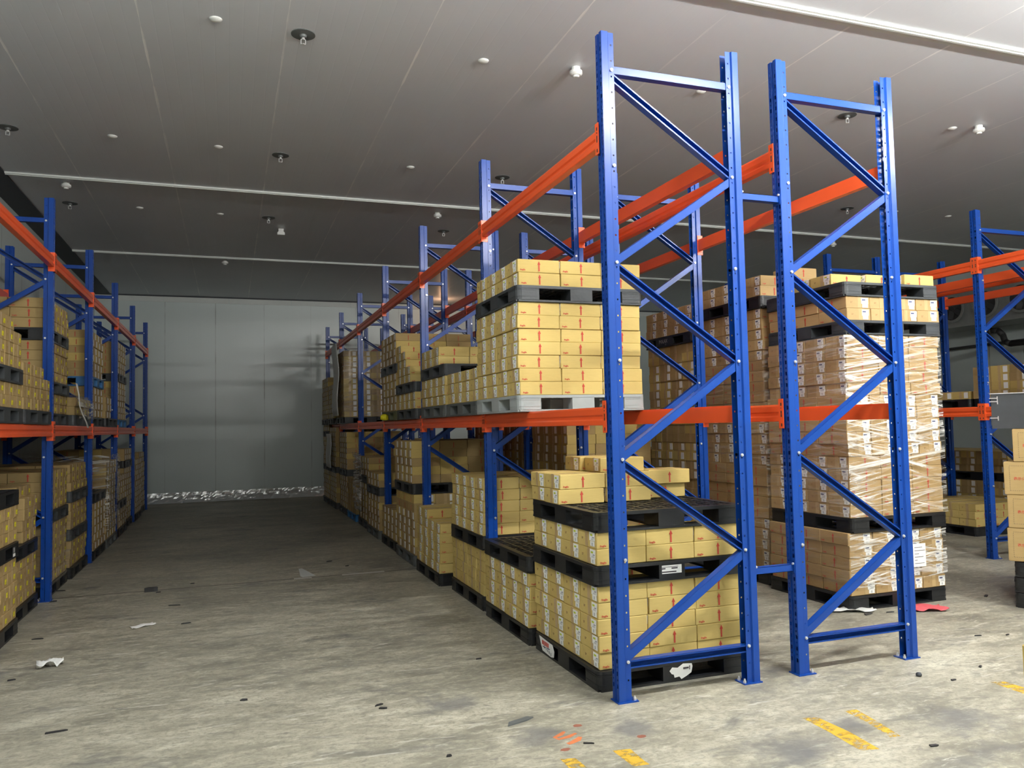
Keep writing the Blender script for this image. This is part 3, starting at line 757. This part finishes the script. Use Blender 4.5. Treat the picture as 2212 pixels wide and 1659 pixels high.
# white bar-code label on the second pallet's middle block
P2_ = pal_at(-.03, .19, .65); mb = MB()
mb.box((.475, -.002, .045), (.62, 0, .098))
mb.box((.475, -.003, .052), (.58, -.002, .060), 1); mb.box((.462, -.003, .074), (.50, -.002, .082), 1); mb.box((.545, -.003, .074), (.59, -.002, .082), 1); mb.box((.462, -.003, .086), (.594, -.002, .089), 1)
decal(P2_, 'bar_code_label', mb, ['paper', 'ink'], 'white printed label')
P1_ = pal_at(-.03, .19, 0)
def torn(pts, mi=0, t=.0015, ax='Y', at=-.003):
    mb = MB(); n = len(pts)
    g = (lambda p, o_: (p[0], at-o_, p[1])) if ax == 'Y' else (lambda p, o_: (at-o_, p[0], p[1]))
    mb.add([g(q, 0) for q in pts]+[g(q, t) for q in pts], [tuple(range(n)), tuple(range(n, 2*n))[::-1]]+[(i, (i+1) % n, n+(i+1) % n, n+i) for i in range(n)], mi)
    return mb
mb = torn([(.50,.075),(.52,.096),(.56,.09),(.60,.112),(.665,.106),(.67,.088),(.66,.05),(.62,.03),(.585,.016),(.57,.034),(.535,.03),(.53,.05),(.515,.055)])
mb.box((.60, -.0065, .078), (.64, -.0045, .088), 1); mb.box((.645, -.0065, .07), (.65, -.0045, .095), 1)
decal(P1_, 'torn_label', mb, ['paper', 'ink'], 'torn white label')
mb = torn([(.98,.122),(.73,.112),(.70,.07),(.71,.03),(.76,.02),(.92,.028),(.955,.075)], ax='X', at=-.004)
for k in range(5): mb.box((-.008, .75+.03*k, .03+.006*k), (-.0055, .765+.03*k, .05+.006*k), 1)
for k in range(6): mb.box((-.008, .80+.022*k, .075), (-.0055, .812+.022*k, .104), 2)
mb.box((-.008, .78, .066), (-.0055, .83, .070), 3); mb.box((-.008, .86, .060), (-.0055, .91, .064), 3)
decal(P1_, 'wrinkled_notice', mb, ['paper', 'grey_print', 'red', 'navy'], 'wrinkled white notice with red and blue marks')
P3_ = pal_at(2.93, 3.62, PZ3); mb = MB()
put_text(mb, 'POLAX', .062, lambda u, v: (-.004, .74-u, .048+v), 0, .001); put_text(mb, '11', .036, lambda u, v: (-.004, .60-u, .012+v), 0)
mb.box((-.004, .80, .008), (-.003, .90, .018), 0)
for a in (.0,): decal(P3_, 'white_lettering', mb, ['grey_print'], 'white lettering on a flat panel')
mb = MB(); mb.box((-.003, .42, .016), (.02, .82, .104)); decal(P3_, 'name_panel', mb, ['black'])
P4_ = pal_at(-3.87-PW, 2.41, .125+5*hb); mb = MB()
mb.box((PW, .86, .015), (PW+.002, .95, .10)); mb.box((PW+.002, .87, .02), (PW+.003, .94, .045), 1); put_text(mb, '11', .05, lambda u, v: (PW+.0032, .875+u, .055+v), 1, .002)
decal(P4_, 'tally_label', mb, ['dark', 'paper'], 'dark label with white marks')

# ------------------------------------------------------------------ stretch film and sheets
def film_box(name, x0, y0, z0, x1, y1, z1, label, nu=40, nv=30, amp=.006, sides='LFR', seed=1, heavy='F'):
    rr = random.Random(seed); mb = MB()
    def sheet(fn, mi=1):
        o = len(mb.v)
        for j in range(nv+1):
            for i in range(nu+1):
                t, s = i/nu, j/nv
                w = amp*(math.sin(t*9+s*31+seed)+math.sin(s*57+t*4)+rr.uniform(-.9, .9))*.4
                mb.v.append(fn(t, s, w))
        for j in range(nv):
            for i in range(nu):
                a = o+j*(nu+1)+i; mb.f.append((a, a+1, a+nu+2, a+nu+1)); mb.m.append(mi)
    zz = lambda s: z0+(z1-z0)*s
    if 'F' in sides: sheet(lambda t, s, w: (x0+(x1-x0)*t, y0-.006+w, zz(s)), 0 if 'F' in heavy else 1)
    if 'L' in sides: sheet(lambda t, s, w: (x0-.006+w, y1+(y0-y1)*t, zz(s)))
    if 'R' in sides: sheet(lambda t, s, w: (x1+.006-w, y0+(y1-y0)*t, zz(s)), 0 if 'R' in heavy else 1)
    if 'B' in sides: sheet(lambda t, s, w: (x1+(x0-x1)*t, y1+.006-w, zz(s)))
    o = ob(name, mb.mesh('film', ['film', 'faintfilm'], True, fix=False)); return tag(o, label, 'stretch film', 'clear stretch film')
film_box('stretch_wrap', 2.888, 1.165, .80, 3.998, 2.28, 2.40, 'clear stretch wrap around the tall middle of the second-aisle stack', 60, 90, .007, 'LFRB', 1)
film_box('stretch_wrap', 2.862, 1.165, .20, 3.96, 2.28, .66, 'clear stretch wrap around the lower cartons of the second-aisle stack', 60, 30, .007, 'LFRB', 2)
film_box('stretch_wrap', 2.952, 2.35, .2, 4.06, 3.47, 2.35, 'clear stretch wrap around the tall stack behind the wrapped one', 50, 60, .006, 'LFB', 3, '')
film_box('stretch_wrap', -.098, 11.172, ZS+.14, 1.0, 12.28, ZS+1.47, 'clear stretch wrap around the far shelf stack, centre rack', 30, 60, .008, 'LFB', 4, '')
film_box('stretch_wrap', -4.94, 8.55, .25, -3.83, 9.68, 1.36, 'clear stretch wrap around the far floor stack, wall rack', 30, 40, .012, 'FR', 5, 'FR')
film_box('stretch_wrap', -5.03, 4.885, .14, -3.89, 6.02, .735, 'clear stretch wrap on the floor stack at the second wall-rack upright', 30, 40, .01, 'FR', 6, '')
def drape(name, pts, w, label, mat, cat, t=.002, nn=14, amp=.012):
    """a hanging strip through pts, w wide along Y (or X)"""
    mb = MB(); rr = random.Random(len(label)); n = len(pts)
    for k, (x, y, z) in enumerate(pts):
        for i in range(nn+1): mb.v.append((x+amp*math.sin(i*1.7+k*.9)+rr.uniform(-1, 1)*amp*.3, y+w*i/nn, z+amp*.6*math.sin(i*2.3+k)))
    for k in range(n-1):
        for i in range(nn): a = k*(nn+1)+i; mb.f.append((a, a+1, a+nn+2, a+nn+1)); mb.m.append(0)
    o = ob(name, mb.mesh(name, [mat], True, fix=False)); md = o.modifiers.new('s', 'SOLIDIFY'); md.thickness = t
    return tag(o, label, cat)
zc = ZS+PH+2*hb
drape('plastic_film', [(-4.6, 6.14, zc+.03), (-4.2, 6.14, zc+.035), (-3.90, 6.14, zc+.03), (-3.845, 6.15, zc-.05), (-3.838, 6.16, zc-.14), (-3.842, 6.18, zc-.25)], 1.0, 'clear film draped over low shelf stack, wall rack', 'film', 'plastic film')
drape('paper_strip', [(-3.86, 5.99, zc+.16), (-3.835, 5.99, zc+.03), (-3.828, 5.995, zc-.10), (-3.80, 6.04, zc-.20), (-3.775, 6.14, zc-.29), (-3.765, 6.2, zc-.36)], .10, 'white paper strip hanging beside the film-draped shelf stack, wall rack', 'paper', 'paper strip', .001, 5, .004)
drape('plastic_film', [(-.14, 8.88, 1.25), (-.12, 8.88, 1.0), (-.14, 8.86, .75), (-.155, 8.82, .5), (-.13, 8.8, .3)], .75, 'clear film hanging over a floor stack beyond the fourth upright', 'film', 'plastic film', .002, 14, .025)
mb = MB(); nn = 12
for k in range(11):
    for i in range(nn+1): mb.v.append((-.165-.02*math.sin(k*.8)-.012*math.sin(i), 11.35+.85*i/nn, ZS+.16+1.42*k/10))
for k in range(10):
    for i in range(nn): a = k*(nn+1)+i; mb.f.append((a, a+1, a+nn+2, a+nn+1)); mb.m.append(0)
o = ob('foam_sheet', mb.mesh('sheet', ['white'], True, fix=False)); o.modifiers.new('s', 'SOLIDIFY').thickness = .012
tag(o, 'tall white foam sheet on the side of the wrapped far shelf stack', 'foam sheet')
mb = MB()
for k in range(9):
    for i in range(nn+1): mb.v.append((-.15-.012*math.sin(k*.8+i*.5), 12.75+.8*i/nn, .85+.72*k/8))
for k in range(8):
    for i in range(nn): a = k*(nn+1)+i; mb.f.append((a, a+1, a+nn+2, a+nn+1)); mb.m.append(0)
o = ob('foam_sheet', mb.mesh('sheet', ['white'], True, fix=False)); o.modifiers.new('s', 'SOLIDIFY').thickness = .012
tag(o, 'white foam sheet on the side of a floor stack by the back wall', 'foam sheet')
# white paper on the front of the wrapped lower cartons
mb = MB(); mb.box((3.555, 1.150, .33), (3.70, 1.153, .535))
for k, w in enumerate((.09, .12, .05, .10, .03, .11)): mb.box((3.57, 1.149, .50-.028*k), (3.57+w, 1.150, .504-.028*k), 1)
tag(ob('paper_note', mb.mesh('note', ['paper', 'ink'])), 'white handwritten sheet on the lower cartons of the wrapped second-aisle stack', 'paper note')
# yellow plastic bag in the olive pallet
mb = MB(); rr = random.Random(5)
mb.lathe([(.02, 0), (.055, .012), (.06, .04), (.045, .07), (.02, .085), (.006, .088)], 12)
mb.v = [(x*1.0+rr.uniform(-.015, .015), y*.9+rr.uniform(-.015, .015), z) for x, y, z in mb.v]
o = ob('plastic_bag', mb.mesh('bag', ['yellow'], True), (-.13, 6.66, ZS+.004)); tag(o, 'crumpled yellow plastic bag at the olive pallet on the shelf', 'plastic bag')

# ------------------------------------------------------------------ ceiling fittings
def cap(x, y, r=.05):
    mb = MB(); mb.lathe([(r, 0), (r*.92, -.007), (r*.6, -.016), (.008, -.020)], 20); return ob('ceiling_disc', mb.mesh('cap', ['white'], True), (x, y, CZ))
CAPS = [(-2.274,2.2),(-3.387,5.181),(-2.29,5.207),(-.02,2.258),(-.017,5.301),(-3.44,2.15),(5.602,2.275),(7.842,5.299),(8.954,5.287),(-3.4,8.15),(-2.3,8.2),(2.25,2.25),(2.26,5.3)]
for i, (x, y) in enumerate(CAPS):
    o = cap(x, y); nx_ = (x+3.4)/1.12
    tag(o, 'small white ceiling disc, %s row out from wall rack, %s' % (ORD[max(0, round(nx_))], 'before the first batten' if y < 3 else 'near the second batten' if y < 6 else 'past the second batten'), 'ceiling disc', 'white ceiling discs')
mb = MB(); mb.lathe([(.098, 0), (.098, -.006), (.03, -.010), (.026, -.028), (.012, -.032)], 24)
SD = mb.mesh('plate', ['mid'], False)
mb = MB(); mb.tube((0, 0, -.030), (0, 0, -.050), .013, 10)
for s in (-1, 1): mb.bar((s*.018, 0, -.045), (s*.018, 0, -.085), .005, .005)
mb.bar((-.018, 0, -.085), (.018, 0, -.085), .006, .006); mb.bar((-.018, 0, -.047), (.018, 0, -.047), .006, .006); mb.tube((0, 0, -.085), (0, 0, -.090), .016, 10)
SH = mb.mesh('head', ['zinc'])
for i, (x, y) in enumerate([(-1.594,2.245),(-1.596,5.298),(-4.392,5.211),(1.231,5.371),(-1.602,8.232),(1.213,8.355),(4.139,2.319),(6.936,5.353),(-4.3,8.15)]):
    o = ob('ceiling_sprinkler', SD, (x, y, CZ)); ob('sprinkler_head', SH, parent=o)
    tag(o, 'ceiling sprinkler with round dark plate, %s, %s' % ('over wall rack' if x < -3 else 'over the open aisle' if x < 0 else 'over centre rack' if x < 2 else 'over second aisle' if x < 5 else 'over far rack', 'before first batten' if y < 3 else 'just before second batten' if y < 6 else 'past second batten'), 'sprinkler', 'ceiling sprinklers')
mb = MB(); mb.lathe([(.040, 0), (.040, -.034), (.058, -.036), (.060, -.062), (.044, -.076), (.030, -.078), (.026, -.094), (.012, -.095)], 28)
DT = mb.mesh('detector', ['white'])
for i, (x, y, w) in enumerate([(.837,2.139,'above the front of the centre rack'),(5.837,2.132,'above the rack across the second aisle'),(-4.168,7.106,'above the wall rack'),(.832,7.267,'past the second batten over centre rack'),(-2.25,11.6,'past the third batten over the aisle'),(8.4,7.3,'past the second batten over far rack')]):
    tag(ob('smoke_detector', DT, (x, y, CZ)), 'white round smoke detector '+w, 'smoke detector', 'smoke detectors')
mb = MB(); mb.box((-.04, -.03, -.05), (.04, .03, 0)); mb.box((-.058, -.04, -.10), (.058, .04, -.062)); mb.box((-.05, -.035, -.062), (.05, .035, -.05))
tag(ob('emergency_lamp', mb.mesh('unit', ['white']), (-1.377, 8.913, CZ)), 'small boxy white unit on the ceiling past the second batten', 'ceiling unit')

# ------------------------------------------------------------------ cooling unit and pipes, far side
uc = bpy.data.objects.new('cooling_unit', None); COL.objects.link(uc); uc.location = (12.2, 7.35, 3.52)
tag(uc, 'long steel cooling unit with round fans high on the far side wall', 'cooling unit')
mb = MB(); mb.box((0, -2.6, .06), (.75, 1.35, .95)); ob('housing', mb.mesh('housing', ['cool']), parent=uc)
mb = MB(); mb.box((-.05, -2.65, 0), (.80, 1.40, .055)); ob('drip_tray', mb.mesh('tray', ['cool']), parent=uc)
for k in range(5):
    y = .72-.77*k
    mb = MB()
    for a in range(28):
        t0, t1 = 2*PI*a/28, 2*PI*(a+1)/28
        mb.bar((-.06, y+.27*math.cos(t0), .40+.27*math.sin(t0)), (-.06, y+.27*math.cos(t1), .40+.27*math.sin(t1)), .05, .02, up=(1, 0, 0))
    mb.tube((-.012, y, .40), (-.002, y, .40), .26, 28, 1)
    for a in range(5):
        t = 2*PI*a/5; mb.bar((-.03, y, .40), (-.03, y+.23*math.cos(t), .40+.23*math.sin(t)), .10, .008, 1, up=(1, .5, 0))
    mb.tube((-.06, y, .40), (-.015, y, .40), .05, 12, 1)
    ob('fan', mb.mesh('fan', ['cool', 'chip']), parent=uc)
def pipe(pts, r, label):
    mb = MB()
    for a, b2 in zip(pts, pts[1:]):
        mb.tube(a, b2, r, 12); mb.lathe([(.001, -r), (r*.75, -r*.66), (r, 0), (r*.75, r*.66), (.001, r)], 12, b2)
    tag(ob('insulated_pipe', mb.mesh('pipe', ['chip'], True)), label, 'pipe')
pipe([(12.7,7.75,3.30),(12.7,7.72,3.40),(12.7,7.62,3.42),(12.7,7.48,3.40),(12.7,7.38,3.30),(12.7,7.34,3.16),(12.7,7.22,3.10),(12.7,5.2,3.10)], .06, 'bent black insulated pipe below the cooling unit')
pipe([(13.1,9.2,3.17),(13.1,8.1,3.18),(13.1,7.0,3.19)], .03, 'thin straight black pipe on the far side wall')

# ------------------------------------------------------------------ floor marks and litter
def mark(pts, i):
    mb = MB(); n = len(pts)
    mb.add([(x, y, .0006) for x, y in pts], [tuple(range(n))]); 
    o = ob('floor_marking', mb.mesh('mark', ['ypaint'], fix=False)); o['kind'] = 'structure'
    o['label'] = 'worn yellow paint dash on the concrete floor'
for i, pts in enumerate([[(.83,-.64),(.915,-.66),(.925,-.9),(.90,-1.125),(.80,-1.10),(.825,-.85)], [(1.12,-.63),(1.20,-.65),(1.165,-.86),(1.125,-1.04),(1.065,-1.03),(1.11,-.82)], [(2.30,-.60),(2.385,-.63),(2.40,-.85),(2.40,-1.1),(2.30,-1.1),(2.29,-.82)], [(-.63,-.615),(-.555,-.635),(-.54,-.9),(-.545,-1.1),(-.63,-1.1)], [(-.345,-.625),(-.25,-.64),(-.255,-.80),(-.25,-.84),(-.335,-.83)]]): mark(pts, i)
def blot(x, y, rx, ry, mat, label):
    mb = MB(); rr = random.Random(int(x*1000)); n = 18
    mb.add([(x+rx*math.cos(2*PI*i/n)*rr.uniform(.8, 1.1), y+ry*math.sin(2*PI*i/n)*rr.uniform(.8, 1.1), .0008) for i in range(n)], [tuple(range(n))])
    o = ob('floor_stain', mb.mesh('blot', [mat], fix=False)); o['kind'] = 'structure'; o['label'] = label
def arc(pts, w, mat, label):
    mb = MB(); n = len(pts)
    for i, (x, y) in enumerate(pts):
        a = pts[max(0, i-1)]; c = pts[min(n-1, i+1)]; d = Vector((c[0]-a[0], c[1]-a[1])).normalized(); ww = w*(.6+.5*math.sin(i*1.9)**2)
        mb.v += [(x-d.y*ww, y+d.x*ww, .0009), (x+d.y*ww, y-d.x*ww, .0009)]
    for i in range(n-1): mb.f.append((2*i, 2*i+1, 2*i+3, 2*i+2)); mb.m.append(0)
    o = ob('floor_stain', mb.mesh('arc', [mat], fix=False)); o['kind'] = 'structure'; o['label'] = label
mb = MB(); mb.add([(-1.40, 5.56, .0007), (-1.36, 5.58, .0007), (-1.25, 5.02, .0007), (-1.40, 4.98, .0007), (-1.42, 5.05, .0007)], [(0, 1, 2, 3, 4)])
o = ob('floor_marking', mb.mesh('mark', ['strip'], fix=False)); o['kind'] = 'structure'; o['label'] = 'white paint wedge at the floor joint'
# orange blotch in front of the first upright
arc([(-.47,-.30),(-.505,-.33),(-.55,-.355),(-.54,-.385),(-.48,-.375),(-.42,-.345)], .014, 'orangeblot', 'loop of orange paint on the floor')
arc([(-.42,-.40),(-.45,-.43),(-.50,-.455),(-.52,-.46)], .018, 'orangeblot', 'short stroke of orange paint on the floor')
for x, y in ((-.37,-.25),(-.56,-.52),(-.12,-.52)): blot(x, y, .028, .02, 'rust', 'round brown-red paint spot on the floor')
def chip(x, y, lx, ly, rz, label, mat='chip', h=.008, name='plastic_shard'):
    mb = MB(); rr = random.Random(int(abs(x*977+y*131)))
    pts = [(-lx/2, -ly/2), (lx*.2, -ly/2*rr.uniform(.6, 1)), (lx/2, -ly*.1), (lx/2*rr.uniform(.5, .9), ly/2), (-lx/2*rr.uniform(.4, 1), ly/2*rr.uniform(.5, 1))]
    mb.prism(pts, 'Z', .001, h)
    return tag(ob(name, mb.mesh('chip', [mat]), (x, y, 0), rz), label, 'shard' if name == 'plastic_shard' else name.replace('_', ' '))
def gp(u, v):                                         # where the ray through a picture point meets the floor
    d = fw + rv*((u-1106)/F) - uv*((v-829.5)/F); t = -1.6672/d.z
    return -2.1798+d.x*t, -4.3407+d.y*t
SH_ = [(82,1381,.11,.035,'beside the first wall-rack pallet'),(377,1308,.14,.02,'near the floor joint by the wall rack'),(327,1278,.16,.07,'standing at the floor joint in the aisle'),(342,1280,.06,.04,'just beside the bigger piece at the floor joint'),(115,1300,.08,.06,'at the foot of the wall-rack upright'),(128,1277,.16,.03,'behind the wall-rack upright'),(416,1261,.05,.04,'beyond the floor joint, mid aisle'),(402,1347,.10,.03,'next to the white paper slip in the aisle'),(528,1513,.055,.04,'alone on the pale aisle floor'),(122,1582,.14,.025,'low at the aisle edge'),(25,1470,.06,.03,'by the wall-rack side, front'),(818,1524,.07,.03,'first of a pair in the aisle front'),(828,1531,.06,.03,'second of a pair in the aisle front'),(970,1634,.035,.03,'near the yellow dashes, aisle side'),(1034,1424,.05,.03,'before the first pallet corner'),(1272,1607,.07,.014,'beside the orange paint loop'),(1875,1327,.13,.06,'before the wrapped second-aisle stack'),(1922,1323,.10,.03,'beside the wrapped second-aisle stack'),(2130,1288,.11,.04,'past the red card'),(2112,1374,.07,.02,'behind the far yellow dash'),(2176,1372,.06,.02,'near the edge, behind the far yellow dash'),(2118,1441,.05,.025,'before the far yellow dash'),(2060,1470,.05,.02,'beyond the far upright foot'),(2018,1612,.06,.025,'on the dark floor stain'),(1752,1384,.08,.015,'under the second upright bottom brace'),(1120,1215,.06,.02,'beside the low floor stack'),(750,1223,.06,.02,'at the floor joint by the pallets'),(711,1213,.09,.03,'past the floor joint')]
for u, v, lx, ly, w in SH_:
    x, y = gp(u, v); chip(x, y, lx*.8, ly*.75, R.uniform(-.5, .5), 'dark plastic shard '+w, h=.045 if u == 327 else .008)
x, y = gp(1122, 1559); chip(x, y, .19, .045, .28, 'grey plastic splinter on the floor before the first upright', 'mid', .008)
def sheet_obj(name, x, y, lx, ly, rz, mat, label, amp=.012, cat=None, n=8):
    mb = MB(); rr = random.Random(int(abs(x*313)))
    for j in range(n+1):
        for i in range(n+1):
            s, t = i/n-.5, j/n-.5
            mb.v.append((s*lx, t*ly*(1-.25*abs(s)), .003+amp*abs(math.sin(s*5+t*3+rr.uniform(-.25, .25)))))
    for j in range(n):
        for i in range(n): a = j*(n+1)+i; mb.f.append((a, a+1, a+n+2, a+n+1)); mb.m.append(0)
    o = ob(name, mb.mesh('sheet', [mat], True, fix=False), (x, y, 0), rz); o.modifiers.new('s', 'SOLIDIFY').thickness = .0015
    return tag(o, label, cat or name.replace('_', ' '))
x, y = gp(309, 1353); sheet_obj('paper_slip', x, y, .20, .09, .5, 'paper', 'white paper slip lying flat in the open aisle')
x, y = gp(108, 1440); sheet_obj('paper_scrap', x, y, .17, .10, .2, 'paper', 'crumpled white paper scrap near the wall rack', .05)
sheet_obj('red_card', 3.50, .98, .30, .20, -.35, 'redcard', 'bent red card on the floor beside the wrapped stack', .03)
x, y = gp(1812, 1315); sheet_obj('plastic_sheet', x+.02, y-.12, .40, .12, -.45, 'white', 'crumpled white plastic sheet at the wrapped stack corner', .03)
x, y = gp(1985, 1461); mb = MB(); mb.lathe([(.001, .0), (.016, .003), (.019, .013), (.013, .023), (.001, .026)], 12)
tag(ob('plastic_stopper', mb.mesh('stopper', ['navystrip'], True), (x, y, 0)), 'small round dark blue stopper on the floor beyond the last upright', 'stopper')

# ------------------------------------------------------------------ lamps
TUBE = emis('lit_tube', (1.0, .985, .94), 1.0)
def lamp(x, y, s, label, z=CZ-.16):
    r = bpy.data.objects.new('batten_lamp', None); COL.objects.link(r); r.location = (x, y, z); tag(r, label, 'lamp', 'ceiling batten lamps')
    mb = MB(); mb.box((-.62, -.03, .10), (.62, .03, .158)); 
    for e in (-1, 1): mb.box((e*.61-.012, -.028, -.02), (e*.61+.012, .028, .10))
    ob('housing', mb.mesh('housing', ['white']), parent=r)
    mt = emis('lit_tube', (1.0, .985, .94), s)
    mb = MB(); mb.tube((-.595, 0, 0), (.595, 0, 0), .018, 6)
    ob('tube', mb.mesh('tube', [mt]), parent=r)
LS = 900
for x, y, k, w in ((-2.4,-1.5,.58,'above the open aisle'), (1.5,-1.9,1.35,'before the centre rack'), (4.6,-1.8,1.25,'above the second aisle'), (8.4,-1.9,.55,'before the far rack'),
                   (-2.6,-5.4,.2,'as added unseen fill, open aisle side'), (1.5,-5.4,.25,'as added unseen fill, middle'), (5.2,-5.4,.3,'as added unseen fill, second aisle side')):  # unseen back row, added to light fronts and far bays more evenly
    lamp(x, y, LS*k, 'bright tube lamp hung below the ceiling '+w, 4.5)
wl = bpy.data.lights.new('warm_lamp', 'POINT'); wl.energy = 6; wl.color = (1, .55, .3); wl.shadow_soft_size = .08
wo = bpy.data.objects.new('warm_lamp', wl); COL.objects.link(wo); wo.location = (3.0, 15.2, 4.7)
w = bpy.data.worlds.new('world'); sc.world = w; w.use_nodes = True
w.node_tree.nodes['Background'].inputs[0].default_value = (.5, .55, .6, 1); w.node_tree.nodes['Background'].inputs[1].default_value = .02
sc.view_settings.view_transform = 'Standard'; sc.view_settings.look = 'None'; sc.view_settings.gamma = 1
sc.view_settings.exposure = .10; sc.view_settings.use_curve_mapping = False
sc.cycles.use_denoising = True
sc.cycles.max_bounces = 6; sc.cycles.diffuse_bounces = 3; sc.cycles.glossy_bounces = 3; sc.cycles.transparent_max_bounces = 10
sc.cycles.use_adaptive_sampling = True; sc.cycles.adaptive_threshold = .045
sc.cycles.caustics_reflective = False; sc.cycles.caustics_refractive = False
